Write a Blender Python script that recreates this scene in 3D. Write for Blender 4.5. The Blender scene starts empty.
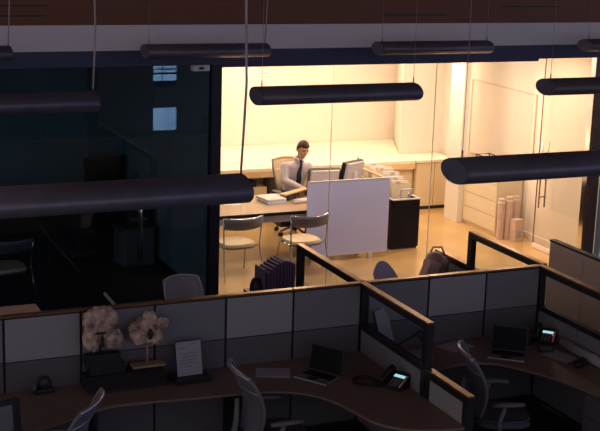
import bpy, bmesh, math, random
from mathutils import Vector, Matrix, noise
random.seed(7)
C = bpy.context.scene.collection
S = bpy.context.scene
PI = math.pi

# ------------------------------------------------------------ materials
def nset(n, **kw):
    for k, v in kw.items():
        n.inputs[k.replace('_', ' ')].default_value = v

def mat(name, col, rough=.6, metal=0., var=.08, scale=8., bump=0., spec=.5, stretch=None, coat=0.):
    """procedural Principled material: colour broken up by noise, optional bump"""
    m = bpy.data.materials.new(name); m.use_nodes = True
    nt = m.node_tree; b = nt.nodes['Principled BSDF']
    b.inputs['Roughness'].default_value = rough
    b.inputs['Metallic'].default_value = metal
    b.inputs['Specular IOR Level'].default_value = spec
    b.inputs['Coat Weight'].default_value = coat
    tc = nt.nodes.new('ShaderNodeTexCoord'); mp = nt.nodes.new('ShaderNodeMapping')
    if stretch: mp.inputs['Scale'].default_value = stretch
    nz = nt.nodes.new('ShaderNodeTexNoise'); nz.inputs['Scale'].default_value = scale
    nz.inputs['Detail'].default_value = 4
    cr = nt.nodes.new('ShaderNodeValToRGB')
    lo = [max(0, c * (1 - var)) for c in col]; hi = [min(1, c * (1 + var)) for c in col]
    cr.color_ramp.elements[0].color = (*lo, 1); cr.color_ramp.elements[0].position = .3
    cr.color_ramp.elements[1].color = (*hi, 1); cr.color_ramp.elements[1].position = .7
    L = nt.links.new
    L(tc.outputs['Object'], mp.inputs['Vector']); L(mp.outputs['Vector'], nz.inputs['Vector'])
    L(nz.outputs['Fac'], cr.inputs['Fac']); L(cr.outputs['Color'], b.inputs['Base Color'])
    if bump:
        bp = nt.nodes.new('ShaderNodeBump'); bp.inputs['Strength'].default_value = bump
        bp.inputs['Distance'].default_value = .01
        L(nz.outputs['Fac'], bp.inputs['Height']); L(bp.outputs['Normal'], b.inputs['Normal'])
    return m

def emit(name, col, strength):
    m = bpy.data.materials.new(name); m.use_nodes = True
    nt = m.node_tree; nt.nodes.clear()
    o = nt.nodes.new('ShaderNodeOutputMaterial'); e = nt.nodes.new('ShaderNodeEmission')
    nz = nt.nodes.new('ShaderNodeTexNoise'); nz.inputs['Scale'].default_value = 3
    tc = nt.nodes.new('ShaderNodeTexCoord'); cr = nt.nodes.new('ShaderNodeValToRGB')
    cr.color_ramp.elements[0].color = (*[c * (.3 if name == 'dusk_window' else .7) for c in col], 1); cr.color_ramp.elements[1].color = (*col, 1)
    e.inputs['Strength'].default_value = strength
    L = nt.links.new
    L(tc.outputs['Object'], nz.inputs['Vector']); L(nz.outputs['Fac'], cr.inputs['Fac'])
    L(cr.outputs['Color'], e.inputs['Color']); L(e.outputs['Emission'], o.inputs['Surface'])
    return m

def glass(name, tint=(.95, .97, .97), refl=.05):
    m = bpy.data.materials.new(name); m.use_nodes = True
    nt = m.node_tree; nt.nodes.clear()
    o = nt.nodes.new('ShaderNodeOutputMaterial'); mx = nt.nodes.new('ShaderNodeMixShader')
    t = nt.nodes.new('ShaderNodeBsdfTransparent'); t.inputs['Color'].default_value = (*tint, 1)
    g = nt.nodes.new('ShaderNodeBsdfGlossy'); g.inputs['Roughness'].default_value = 0.0
    lw = nt.nodes.new('ShaderNodeLayerWeight'); lw.inputs['Blend'].default_value = .5
    pw = nt.nodes.new('ShaderNodeMath'); pw.operation = 'POWER'; pw.inputs[1].default_value = 5
    ma = nt.nodes.new('ShaderNodeMath'); ma.operation = 'MULTIPLY_ADD'
    ma.inputs[1].default_value = .7; ma.inputs[2].default_value = refl
    L = nt.links.new
    L(lw.outputs['Facing'], pw.inputs[0]); L(pw.outputs[0], ma.inputs[0]); L(ma.outputs[0], mx.inputs['Fac'])
    L(t.outputs[0], mx.inputs[1]); L(g.outputs[0], mx.inputs[2]); L(mx.outputs[0], o.inputs['Surface'])
    return m

def mesh_fabric(name, col, hole=.35):
    m = mat(name, col, .7)
    nt = m.node_tree; b = nt.nodes['Principled BSDF']; o = nt.nodes['Material Output']
    t = nt.nodes.new('ShaderNodeBsdfTransparent'); mx = nt.nodes.new('ShaderNodeMixShader')
    mx.inputs['Fac'].default_value = 1 - hole
    nt.links.new(t.outputs[0], mx.inputs[1]); nt.links.new(b.outputs[0], mx.inputs[2])
    nt.links.new(mx.outputs[0], o.inputs['Surface'])
    return m

M = dict(
    carpet=mat('carpet', (.05, .05, .06), .95, var=.3, scale=60, bump=.4),
    amberfloor=mat('amber_floor', (.56, .36, .15), .3, var=.12, scale=1.6, coat=.2),
    cream=mat('cream_wall', (.82, .76, .66), .8, var=.02, scale=2),
    whiteband=mat('white_bulkhead', (.88, .84, .86), .8, var=.03, scale=1.5),
    wood=mat('red_brown_wood', (.19, .064, .024), .5, var=.10, scale=5, stretch=(.15, 1, 9)),
    ceil=mat('ceiling_paint', (.5, .5, .52), .9, var=.03),
    header=mat('navy_metal', (.055, .056, .11), .4, .3, var=.1),
    postm=mat('post_metal', (.025, .026, .045), .4, .3, var=.1),
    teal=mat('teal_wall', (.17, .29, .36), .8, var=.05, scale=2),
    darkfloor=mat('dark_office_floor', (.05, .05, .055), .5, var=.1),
    jamb=mat('bronze_jamb', (.20, .12, .08), .35, .5, var=.15),
    chrome=mat('chrome', (.75, .77, .82), .12, 1., var=.03),
    steel=mat('brushed_steel', (.3, .28, .26), .3, 1., var=.1),
    glass=glass('clear_glass'), darkglass=glass('smoked_office_glass', (.82, .90, .92), .055),
    doorglass=glass('door_glass', (.95, .95, .93), .04),
    tileA=mat('light_grey_fabric', (.38, .375, .38), .9, var=.05, scale=60, bump=.15),
    tileB=mat('mid_grey_fabric', (.25, .248, .262), .9, var=.05, scale=60, bump=.15),
    tileC=mat('lower_grey_fabric', (.145, .142, .15), .9, var=.06, scale=60, bump=.15),
    tilebrown=mat('brown_fabric', (.72, .54, .45), .9, var=.05, scale=60, bump=.15),
    black=mat('black_plastic', (.018, .018, .02), .45, var=.2),
    blackmat=mat('black_leatherette', (.022, .021, .023), .6, var=.2, scale=40, bump=.2),
    frame=mat('dark_frame', (.028, .026, .032), .45, .2, var=.15),
    cap=mat('tan_wood_cap', (.34, .19, .08), .34, .8, var=.2, scale=6, stretch=(.3, 4, 4)),
    laminate=mat('pinkish_tan_laminate', (.25, .165, .135), .55, var=.06, scale=3),
    maple=mat('maple', (.74, .55, .31), .5, var=.08, scale=4, stretch=(.3, 1, 6)),
    mapleside=mat('pale_maple', (.78, .63, .40), .5, var=.06, scale=4, stretch=(1, 1, .3)),
    boardface=mat('board_face', (.80, .72, .61), .4, var=.01, scale=1), boardrim=mat('board_rim', (.66, .55, .43), .5, var=.03),
    ctop=mat('pale_counter_top', (.90, .80, .62), .5, var=.03, scale=2),
    cabwhite=mat('cream_steel', (.80, .68, .47), .5, var=.03),
    lavender=mat('lavender_acrylic', (.52, .57, .93), .4, var=.03, scale=1.5),
    darkcab=mat('dark_cabinet', (.010, .008, .012), .5, var=.2, spec=.12),
    desktop=mat('office_desktop', (.46, .31, .19), .4, var=.08, scale=5, stretch=(.3, 3, 3)),
    paper=mat('white_paper', (.82, .80, .78), .8, var=.03),
    greypaper=mat('printed_paper', (.44, .42, .46), .85, var=.05),
    ink=mat('grey_ink', (.25, .24, .27), .9),
    folder=mat('cream_folder', (.85, .74, .52), .8, var=.06),
    bluepaper=mat('bluish_paper', (.55, .62, .78), .8, var=.05),
    seatfab=mat('grey_seat_fabric', (.10, .10, .13), .8, var=.1, scale=40),
    beigepad=mat('beige_seat_pad', (.80, .66, .44), .8, var=.05),
    bandfab=mat('grey_back_band', (.16, .16, .20), .45, .3, var=.1),
    meshgrey=mesh_fabric('grey_mesh', (.22, .22, .27)),
    meshbeige=mesh_fabric('beige_mesh', (.62, .50, .34), .1),
    rail=mat('silver_rail', (.55, .55, .64), .3, .7, var=.05),
    greyplast=mat('grey_plastic', (.20, .195, .20), .5, var=.08),
    lampbody=mat('dark_anodised_metal', (.17, .16, .20), .42, .3, var=.1),
    lampcap=mat('lamp_end_metal', (.14, .14, .21), .5, .2, var=.1),
    cable=mat('grey_cable', (.46, .40, .39), .6, var=.1),
    silver=mat('silver_shell', (.70, .68, .70), .35, .2, var=.03),
    screen=mat('dark_screen', (.006, .006, .008), .55, spec=.2, var=.1),
    lcd=emit('lcd_glow', (.45, .85, .95), 1.0),
    led=emit('red_led', (1., .12, .05), 1.0),
    sky=emit('dusk_window', (.30, .52, .88), 6.0),
    kraft=mat('crumpled_kraft', (.52, .37, .285), .85, var=.7, scale=13, bump=.25),  # strong dark blotches put fold shading into the paper colour
    foldshade=mat('painted_fold_shade', (.05, .03, .025), .9, var=.3, scale=20),  # shade of the paper folds as a dark colour
    kraftlight=mat('pale_cardboard', (.70, .52, .42), .8, var=.08),
    stripe=None,
    skin=mat('skin', (.72, .41, .27), .5, var=.06, scale=10),
    hair=mat('dark_brown_hair', (.035, .015, .008), .5, var=.3, scale=30, stretch=(4, 1, 1)),
    shirt=mat('pale_pinstripe_shirt', (.62, .57, .63), .8, var=.06, scale=25, stretch=(6, 1, .3)),
    tie=mat('dark_blue_tie', (.008, .012, .05), .5, var=.2),
    trousers=mat('charcoal_trousers', (.03, .03, .04), .8),
    lightgrey=mat('light_grey_shell', (.40, .39, .45), .5, var=.03),
    lilac=mat('lilac_shell', (.74, .70, .95), .5, var=.05),
    brownbag=mat('brown_leather', (.46, .31, .26), .6, var=.3, scale=9, bump=.4),
    pinkbox=mat('pinkish_card', (.78, .50, .45), .8, var=.06),
    boxgrey=mat('grey_bin', (.16, .17, .19), .6, var=.05),
    woodplate=mat('pale_wood_base', (.42, .27, .17), .6, var=.2, scale=5, stretch=(.4, 3, 3)),
)
def stripes(name, a, b, scale):
    m = mat(name, a, .75)
    nt = m.node_tree; p = nt.nodes['Principled BSDF']
    w = nt.nodes.new('ShaderNodeTexWave'); w.inputs['Scale'].default_value = scale; w.bands_direction = 'X'
    cr = nt.nodes.new('ShaderNodeValToRGB')
    cr.color_ramp.elements[0].color = (*a, 1); cr.color_ramp.elements[1].color = (*b, 1)
    cr.color_ramp.interpolation = 'CONSTANT'; cr.color_ramp.elements[1].position = .5
    tc = nt.nodes.new('ShaderNodeTexCoord')
    nt.links.new(tc.outputs['Object'], w.inputs['Vector']); nt.links.new(w.outputs['Fac'], cr.inputs['Fac'])
    nt.links.new(cr.outputs['Color'], p.inputs['Base Color'])
    return m
M['stripe'] = stripes('purple_stripes', (.09, .07, .13), (.20, .14, .27), 14)

# ------------------------------------------------------------ geometry helpers
def B(): return bmesh.new()

def box(bm, x0, x1, y0, y1, z0, z1, bev=0., mtx=None):
    r = bmesh.ops.create_cube(bm, size=1)
    vs = r['verts']
    for v in vs:
        v.co = Vector(((x0 + x1) / 2 + v.co.x * (x1 - x0), (y0 + y1) / 2 + v.co.y * (y1 - y0), (z0 + z1) / 2 + v.co.z * (z1 - z0)))
    if mtx is not None:
        for v in vs: v.co = mtx @ v.co
    if bev:
        es = list({e for v in vs for e in v.link_edges})
        bmesh.ops.bevel(bm, geom=es, offset=bev, segments=2, affect='EDGES', profile=.5)
    return bm

def tube(bm, pts, r, seg=10, cap=True):
    """swept round tube through pts, r a number or a list"""
    pts = [Vector(p) for p in pts]; n = len(pts)
    rs = r if isinstance(r, (list, tuple)) else [r] * n
    rings = []; prev = None
    for i, p in enumerate(pts):
        d = (pts[min(i + 1, n - 1)] - pts[max(i - 1, 0)]).normalized()
        if prev is None:
            a = Vector((0, 0, 1)) if abs(d.z) < .9 else Vector((1, 0, 0))
            u = d.cross(a).normalized()
        else:
            u = (prev - d * prev.dot(d)).normalized()
        prev = u; w = d.cross(u)
        rings.append([bm.verts.new(p + (u * math.cos(2 * PI * k / seg) + w * math.sin(2 * PI * k / seg)) * rs[i]) for k in range(seg)])
    for a, b in zip(rings, rings[1:]):
        for k in range(seg):
            f = bm.faces.new((a[k], a[(k + 1) % seg], b[(k + 1) % seg], b[k])); f.smooth = True
    if cap:
        bm.faces.new(rings[0][::-1]); bm.faces.new(rings[-1])
    return bm

def cyl(bm, p, q, r, seg=16): return tube(bm, [p, q], r, seg)

def ball(bm, c, rad, sub=3, mtx=None):
    r = bmesh.ops.create_icosphere(bm, subdivisions=sub, radius=1)
    rad = rad if isinstance(rad, (tuple, list)) else (rad,) * 3
    for v in r['verts']:
        v.co = Vector((v.co.x * rad[0], v.co.y * rad[1], v.co.z * rad[2]))
        if mtx is not None: v.co = mtx @ v.co
        v.co += Vector(c)
        for f in v.link_faces: f.smooth = True
    return r['verts']

def prism(bm, poly, z0, z1, bev=0.):
    lo = [bm.verts.new((x, y, z0)) for x, y in poly]; hi = [bm.verts.new((x, y, z1)) for x, y in poly]
    n = len(poly)
    bm.faces.new(lo[::-1]); bm.faces.new(hi)
    for i in range(n):
        bm.faces.new((lo[i], lo[(i + 1) % n], hi[(i + 1) % n], hi[i]))
    if bev:
        es = [e for e in bm.edges if all(v in hi for v in e.verts)]
        bmesh.ops.bevel(bm, geom=es, offset=bev, segments=2, affect='EDGES')
    return bm

def sheet(bm, grid, th):
    """thick sheet from a grid of points (rows of Vectors); thickness along the local normal"""
    R, K = len(grid), len(grid[0])
    def nrm(i, j):
        du = grid[min(i + 1, R - 1)][j] - grid[max(i - 1, 0)][j]; dv = grid[i][min(j + 1, K - 1)] - grid[i][max(j - 1, 0)]
        return du.cross(dv).normalized()
    a = [[bm.verts.new(grid[i][j] + nrm(i, j) * th / 2) for j in range(K)] for i in range(R)]
    b = [[bm.verts.new(grid[i][j] - nrm(i, j) * th / 2) for j in range(K)] for i in range(R)]
    for i in range(R - 1):
        for j in range(K - 1):
            f = bm.faces.new((a[i][j], a[i + 1][j], a[i + 1][j + 1], a[i][j + 1])); f.smooth = True
            f = bm.faces.new((b[i][j], b[i][j + 1], b[i + 1][j + 1], b[i + 1][j])); f.smooth = True
    for i in range(R - 1):
        bm.faces.new((a[i][0], b[i][0], b[i + 1][0], a[i + 1][0])); bm.faces.new((a[i][-1], a[i + 1][-1], b[i + 1][-1], b[i][-1]))
    for j in range(K - 1):
        bm.faces.new((a[0][j], a[0][j + 1], b[0][j + 1], b[0][j])); bm.faces.new((a[-1][j], b[-1][j], b[-1][j + 1], a[-1][j + 1]))
    return bm

def obj(name, bm, m, parent=None):
    bmesh.ops.recalc_face_normals(bm, faces=bm.faces)
    me = bpy.data.meshes.new(name); bm.to_mesh(me); bm.free()
    me.materials.append(M[m] if isinstance(m, str) else m)
    o = bpy.data.objects.new(name, me); C.objects.link(o)
    if parent: o.parent = parent
    return o

def tag(o, label, cat, group=None, kind=None):
    o['label'] = label; o['category'] = cat
    if group: o['group'] = group
    if kind: o['kind'] = kind
    return o

def thing(name, label, cat, loc=(0, 0, 0), rz=0., group=None):
    o = bpy.data.objects.new(name, None); C.objects.link(o); o.empty_display_size = .1
    o.location = loc; o.rotation_euler = (0, 0, rz)
    return tag(o, label, cat, group)

def struct(name, bm, m, label, cat, parent=None):
    o = obj(name, bm, m, parent); o['kind'] = 'structure'
    if not parent: o['label'] = label; o['category'] = cat
    return o

def bx(*a, **k): return box(B(), *a, **k)

def dup(root, loc, rz, label, group=None):
    r = root.copy(); C.objects.link(r); r.location = loc; r.rotation_euler = (0, 0, rz); r['label'] = label
    if group: r['group'] = group
    for ch in list(root.children):
        c = ch.copy(); C.objects.link(c); c.parent = r
        for g in list(ch.children):
            d = g.copy(); C.objects.link(d); d.parent = c
    return r

# ------------------------------------------------------------ camera (solved from the photograph's perspective)
def camera():
    yaw, pitch, roll, F = .419724866, .231435373, .0315941977, 1274.37667
    cy, sy, cp, sp, cr, sr = math.cos(yaw), math.sin(yaw), math.cos(pitch), math.sin(pitch), math.cos(roll), math.sin(roll)
    f = Vector((sy * cp, cy * cp, -sp)); r = Vector((cy, -sy, 0)); u = r.cross(f)
    r2 = r * cr + u * sr; u2 = u * cr - r * sr
    mw = Matrix((r2, u2, -f)).transposed().to_4x4(); mw.translation = (0, 0, 4.7)
    cd = bpy.data.cameras.new('camera'); cam = bpy.data.objects.new('camera', cd); C.objects.link(cam)
    cam.matrix_world = mw
    cd.sensor_width = 36; cd.sensor_fit = 'HORIZONTAL'; cd.lens = F * 36 / 600; cd.clip_end = 200
    S.camera = cam
camera()

GY = 14.15          # plane of the glass office fronts
PY = 10.15          # line of the cubicle partitions

# ------------------------------------------------------------ the setting
struct('floor', bx(-10, 24, -16, GY - .05, -.1, 0), 'carpet', 'dark carpeted floor of the open office', 'floor')
struct('floor_lit', bx(5.16, 10.98, GY - .05, 20.3, -.1, 0), 'amberfloor', 'glossy amber floor inside the lit office', 'floor')
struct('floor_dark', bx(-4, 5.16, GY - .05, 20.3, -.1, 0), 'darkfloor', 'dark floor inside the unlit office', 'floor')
struct('ceiling', bx(-6, 22, -2, GY + .3, 8, 8.2), 'wood', 'high wooden ceiling over the open office', 'ceiling')
struct('ceiling_lit', bx(5.16, 10.98, GY + .08, 20.3, 3.02, 3.12), 'cream', 'ceiling of the lit office', 'ceiling')
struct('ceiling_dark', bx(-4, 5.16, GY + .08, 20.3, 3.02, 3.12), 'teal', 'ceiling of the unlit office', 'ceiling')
# band and wood wall above the glass
w = B(); box(w, -4, 16, GY - .06, GY + .06, 3.43, 8)
struct('wall_upper', w, 'wood', 'reddish brown wooden wall above the white band', 'wall')
for k, (a, b, z) in enumerate(((2.3, 3.16, 3.645), (2.2, 3.15, 3.535), (9.0, 9.9, 3.64), (7.3, 8.2, 3.535))):
    struct('trim_%d' % (k + 3), bx(a, b, GY - .064, GY - .05, z - .008, z + .008), 'black', 'thin dark slot in the wooden wall, slot %s' % ['at far left near the top edge', 'at far left above the white band', 'at upper right', 'right of centre'][k], 'trim')
struct('trim_1', bx(-4, 16, GY - .09, GY + .08, 3.142, 3.43), 'whiteband', 'wide pale band running above the glass fronts', 'bulkhead')
h = B(); box(h, -4, 16, GY - .07, GY + .07, 2.96, 3.142)
box(h, 5.23, 9.66, GY - .05, GY + .05, 2.925, 2.965)
struct('trim_2', h, 'header', 'dark navy metal header along the top of the glass', 'beam')
# posts in the glass line
struct('trim_7', bx(5.105, 5.226, GY - .06, GY + .06, 0, 2.96), 'postm', 'dark upright post between the unlit and the lit office', 'post')
struct('trim_8', bx(10.61, 10.78, GY - .07, GY + .07, 0, 2.96), 'jamb', 'dark bronze door jamb at the right of the doorway', 'jamb')
struct('trim_9', bx(10.585, 10.612, GY - .05, GY + .05, 0, 2.96), 'chrome', 'shiny metal strip on the inner edge of the door jamb', 'trim')
# glass fronts: butt-jointed panes
for k, (a, b, lab) in enumerate(((5.226, 6.70, 'frameless glass pane of the lit office next to the dark post'),
                                 (6.706, 8.155, 'middle frameless glass pane in front of the lavender panel'),
                                 (8.161, 9.66, 'frameless glass pane left of the open doorway'))):
    struct('window_%d' % (k + 1), bx(a, b, GY - .006, GY + .006, 0, 2.93), 'glass', lab, 'window')
for k, x in enumerate((6.703, 8.158)):
    struct('trim_%d' % (k + 10), bx(x - .002, x + .002, GY - .008, GY + .008, 0, 2.93), 'cabwhite', ['thin upright joint in the glass crossing the lavender panel', 'thin upright joint in the glass right of the dark cabinet'][k], 'trim')
struct('window_4', bx(-4, 3.15, GY - .006, GY + .006, 0, 2.96), 'darkglass', 'dark glass front of the unlit office, left part', 'window')
struct('window_5', bx(4.40, 5.105, GY - .006, GY + .006, 0, 2.96), 'darkglass', 'narrow dark glass pane left of the dark post', 'window')
struct('window_6', bx(10.78, 14.5, GY - .006, GY + .006, 0, 2.96), 'darkglass', 'dark glass front right of the bronze jamb', 'window')

# door of the dark office (closed), pull bars either side of the glass
d = thing('door_1', 'dark glass door of the unlit office with tall steel pull bars', 'door', (3.16, GY, 0)); d['kind'] = 'structure'
obj('door_leaf', bx(0, 1.23, -.006, .006, .01, 2.95), 'darkglass', d)
hb = B()
for yy in (-.055, .055): cyl(hb, (1.085, yy, .66), (1.085, yy, 1.70), .013, 10)
for zz in (.80, 1.56): cyl(hb, (1.085, -.055, zz), (1.085, .055, zz), .008, 8)
obj('door_handle', hb, 'chrome', d)
# door of the lit office, standing open into the room
d = thing('door_2', 'clear glass door of the lit office standing open, steel pull bars', 'door', (10.65, GY, 0)); d['kind'] = 'structure'
obj('door_leaf', bx(-.006, .006, .06, 1.20, .07, 2.90), 'doorglass', d)
obj('bottom_rail', bx(-.018, .018, .06, 1.20, .008, .075), 'cream', d)
hb = B()
for xx in (-.05, .05): cyl(hb, (xx, 1.06, .64), (xx, 1.06, 1.61), .012, 10)
for zz in (.80, 1.45): cyl(hb, (-.05, 1.06, zz), (.05, 1.06, zz), .009, 8)
obj('door_handle', hb, 'steel', d)
obj('edge_seal', bx(-.007, .007, 1.2, 1.212, .07, 2.9), 'jamb', d)

# lit office shell
struct('wall_back', bx(5.16, 11.0, 20.0, 20.15, 0, 3.05), 'cream', 'cream back wall of the lit office', 'wall')
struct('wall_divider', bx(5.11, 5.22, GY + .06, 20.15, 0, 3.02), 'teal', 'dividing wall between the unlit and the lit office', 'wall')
struct('wall_right', bx(10.90, 11.0, GY + .07, 20.15, 0, 3.05), 'cream', 'cream side wall of the lit office with the whiteboard', 'wall')
struct('baseboard_right', bx(10.87, 10.90, GY + .1, 15.98, 0, .09), 'cream', 'pale baseboard by the open glass door', 'baseboard')
# diagonal return of the alcove and the wall right of it
w = B(); prism(w, [(10.72, 20.0), (10.11, 18.62), (10.92, 18.62), (10.92, 20.0)], 0, 3.05)
struct('wall_return', w, 'cream', 'angled cream wall at the right end of the long counter', 'wall')
c = B(); box(c, 10.33, 10.43, 17.03, 17.24, 0, 3.02, .004)
struct('trim_12', c, 'cream', 'pale boxed column beside the filing cabinet, nearer half', 'column')
struct('trim_13', bx(10.345, 10.435, 17.252, 17.46, 0, 3.02, bev=.004), 'cream', 'pale boxed column beside the filing cabinet, farther half', 'column')
# dark office shell and the room at the right
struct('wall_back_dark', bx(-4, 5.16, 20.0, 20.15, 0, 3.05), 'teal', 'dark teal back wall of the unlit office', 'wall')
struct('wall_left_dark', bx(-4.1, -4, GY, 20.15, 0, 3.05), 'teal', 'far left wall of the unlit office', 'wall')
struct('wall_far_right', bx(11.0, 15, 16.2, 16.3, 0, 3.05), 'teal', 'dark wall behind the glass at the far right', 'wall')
struct('baseboard_dark', bx(5.09, 5.11, GY + .1, 19.98, 0, .08), 'darkcab', 'dark baseboard along the teal dividing wall', 'baseboard')
# wall with a daylit window under the camera's gallery, mirrored in the dark glass
w = B()
box(w, 7.0, 8.17, 1.9, 2.0, 0, 2.9); box(w, 8.72, 10.2, 1.9, 2.0, 0, 2.9)
box(w, 8.17, 8.72, 1.9, 2.0, 0, .04); box(w, 8.17, 8.72, 1.9, 2.0, .54, 1.0); box(w, 8.17, 8.72, 1.9, 2.0, 1.46, 2.9)
struct('wall_rear', w, 'ceil', 'wall with small daylit windows below the gallery', 'wall')
struct('window_7', bx(8.18, 8.71, 1.92, 1.94, .04, .54), 'sky', 'small low window showing the dusk sky', 'window')
struct('window_8', bx(8.18, 8.71, 1.92, 1.94, 1.0, 1.46), 'sky', 'small upper window showing the dusk sky', 'window')
fr = B(); box(fr, 8.17, 8.72, 1.945, 1.965, 1.26, 1.30); box(fr, 8.17, 8.72, 1.945, 1.965, 1.36, 1.385); box(fr, 8.38, 8.40, 1.945, 1.965, 1.0, 1.46)
prism(fr, [(8.17, 1.946), (8.72, 1.946), (8.72, 1.96), (8.17, 1.96)], 1.0, 1.12)
struct('trim_14', fr, 'black', 'dark glazing bars of the small upper window', 'trim')

# ------------------------------------------------------------ lit office furniture
# long counter along the back
t = thing('long_counter', 'deep pale counter along the back wall behind the seated man', 'counter', (0, 0, 0))
tp = B(); prism(tp, [(5.25, 18.03), (10.085, 18.03), (10.095, 18.61), (10.695, 19.99), (5.25, 19.99)], .80, .84)
obj('worktop', tp, 'ctop', t)
obj('front_edge', bx(5.25, 10.085, 18.02, 18.06, .70, .80), 'maple', t)
obj('cabinet_body', bx(5.25, 6.45, 18.10, 18.6, .0, .70), 'mapleside', t); obj('cabinet_body', bx(7.75, 10.085, 18.10, 18.6, 0, .70), 'mapleside', t)
bd = B(); box(bd, 6.45, 7.75, 18.45, 18.6, 0, .70); obj('back_panel', bd, 'mapleside', t)
for k in range(4):
    x = 7.80 + k * .57
    dd = obj('cabinet_door', bx(x, x + .555, 18.085, 18.10, .06, .69, bev=.003), 'mapleside', t)
for zz in (.06, .30):
    obj('drawer', bx(6.47, 7.50, 18.12, 18.44, zz, zz + .225, bev=.004), 'mapleside', t)
t = thing('side_cabinet', 'low pale cabinet at the right end of the counter beside the column', 'cabinet', (0, 0, 0))
obj('worktop', bx(10.10, 10.80, 18.0, 18.61, .80, .84), 'ctop', t)
obj('cabinet_body', bx(10.11, 10.79, 18.04, 18.6, .06, .80), 'mapleside', t)
obj('toe_kick', bx(10.13, 10.77, 18.06, 18.58, 0, .06), 'black', t)
obj('cabinet_door', bx(10.115, 10.445, 18.02, 18.04, .065, .79, bev=.003), 'mapleside', t)
obj('cabinet_door', bx(10.455, 10.785, 18.02, 18.04, .065, .79, bev=.003), 'mapleside', t)
# things stored in the open shelf below the counter
tag(obj('flat_case', bx(6.75, 7.35, 18.16, 18.40, .526, .62, bev=.02), 'black'), 'dark flat case on the open shelf below the counter', 'case')
tag(obj('waste_bin', bx(7.55, 7.70, 18.1, 18.4, 0, .69, bev=.01), 'black'), 'tall black box tucked below the counter behind the beige chair', 'box')

# the man's desk
t = thing('executive_desk', 'long wooden desk with a dark edge in the lit office', 'desk', (0, 0, 0))
obj('desktop', bx(5.26, 8.24, 15.60, 16.72, .715, .742), 'desktop', t)
obj('edge_band', bx(5.26, 8.24, 15.577, 15.60, .70, .742), 'darkcab', t)
obj('apron', bx(5.26, 8.2, 15.62, 15.65, .60, .70), 'lightgrey', t)
for xx in (5.32, 7.9):
    for yy in (15.72, 16.6): obj('leg', bx(xx, xx + .05, yy, yy + .05, 0, .715), 'steel', t)
obj('pedestal', bx(6.85, 7.10, 16.0, 16.6, .42, .715), 'black', t)
# lavender screen in front of the desk
t = thing('privacy_panel', 'large lavender panel standing in front of the desk', 'panel', (0, 0, 0))
obj('panel_board', bx(7.04, 8.30, 15.53, 15.558, .095, 1.143), 'lavender', t)
obj('top_trim', bx(7.04, 8.30, 15.526, 15.562, 1.143, 1.154), 'silver', t)
for xx in (7.3, 8.0): obj('foot', bx(xx, xx + .05, 15.50, 15.575, 0, .083), 'silver', t)
obj('bottom_trim', bx(7.04, 8.30, 15.526, 15.562, .083, .095), 'silver', t)
# dark cabinet with open file tray
t = thing('file_cabinet', 'dark file cabinet right of the lavender panel with an open top', 'cabinet', (0, 0, 0))
obj('body', bx(8.525, 8.97, 15.83, 17.45, .03, .66), 'darkcab', t)
s = B(); box(s, 8.525, 8.54, 15.83, 17.45, .66, .735); box(s, 8.955, 8.97, 15.83, 17.45, .66, .735)
box(s, 8.525, 8.97, 15.83, 15.845, .66, .735); box(s, 8.525, 8.97, 17.435, 17.45, .66, .735); obj('tray_wall', s, 'darkcab', t)
s = B(); box(s, 8.52, 8.975, 15.82, 15.86, .735, .752); box(s, 8.52, 8.975, 17.42, 17.46, .735, .752)
box(s, 8.52, 8.545, 15.86, 17.42, .735, .752); box(s, 8.945, 8.975, 15.86, 17.42, .735, .752); obj('top_rim', s, 'silver', t)
obj('plinth', bx(8.54, 8.955, 15.85, 17.43, 0, .03), 'black', t)
rl = B(); tube(rl, [(8.56, 16.6, .752), (8.56, 16.6, 1.0)], .010, 8); tube(rl, [(8.56, 17.40, .752), (8.56, 17.40, 1.0)], .010, 8)
box(rl, 8.545, 8.575, 16.15, 17.42, .985, 1.01); obj('file_rail', rl, 'maple', t)
# hanging folders
FLAB = ['nearest cream folder leaning over the dark cabinet, bent forward', 'second cream folder from the front in the cabinet tray', 'third cream folder from the front in the cabinet tray',
        'fourth folder from the front in the tray, standing taller', 'fifth folder from the front in the tray', 'sixth folder from the front in the tray',
        'seventh folder from the front, near the wooden rail', 'rearmost folder in the tray at the far end']
for k in range(8):
    y = 15.98 + k * .135 + random.uniform(-.02, .02); tl = -.30 if k == 0 else random.uniform(-.14, .12)
    hh = .17 + .035 * min(k, 4) + random.uniform(-.01, .02)
    t = thing('file_folder', FLAB[k], 'folder', (8.78 - .01 * k, y, .675), random.uniform(-.15, .15), 'folders in the open cabinet tray')
    mx = Matrix.Rotation(-tl, 4, 'X')
    if k == 0:
        s = B(); box(s, -.10, -.065, -.006, .006, 0, hh + .05, mtx=mx); box(s, .065, .10, -.006, .006, 0, hh + .05, mtx=mx); box(s, -.10, .10, -.006, .006, hh + .02, hh + .05, mtx=mx); box(s, -.10, .10, -.006, .006, 0, .05, mtx=mx)
        obj('cover', s, 'paper', t)
    else:
        obj('cover', bx(-.13, .13, -.008, .008, 0, hh + .06, mtx=mx), 'folder' if k % 3 else 'paper', t)
        obj('sheets', bx(-.12, .12, .009, .024, .005, hh + .085, mtx=mx), 'paper', t)
        obj('tab', bx(-.10 + .03 * (k % 4), -.03 + .03 * (k % 4), -.010, -.008, hh + .03, hh + .075, mtx=mx), 'kraftlight', t)

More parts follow.
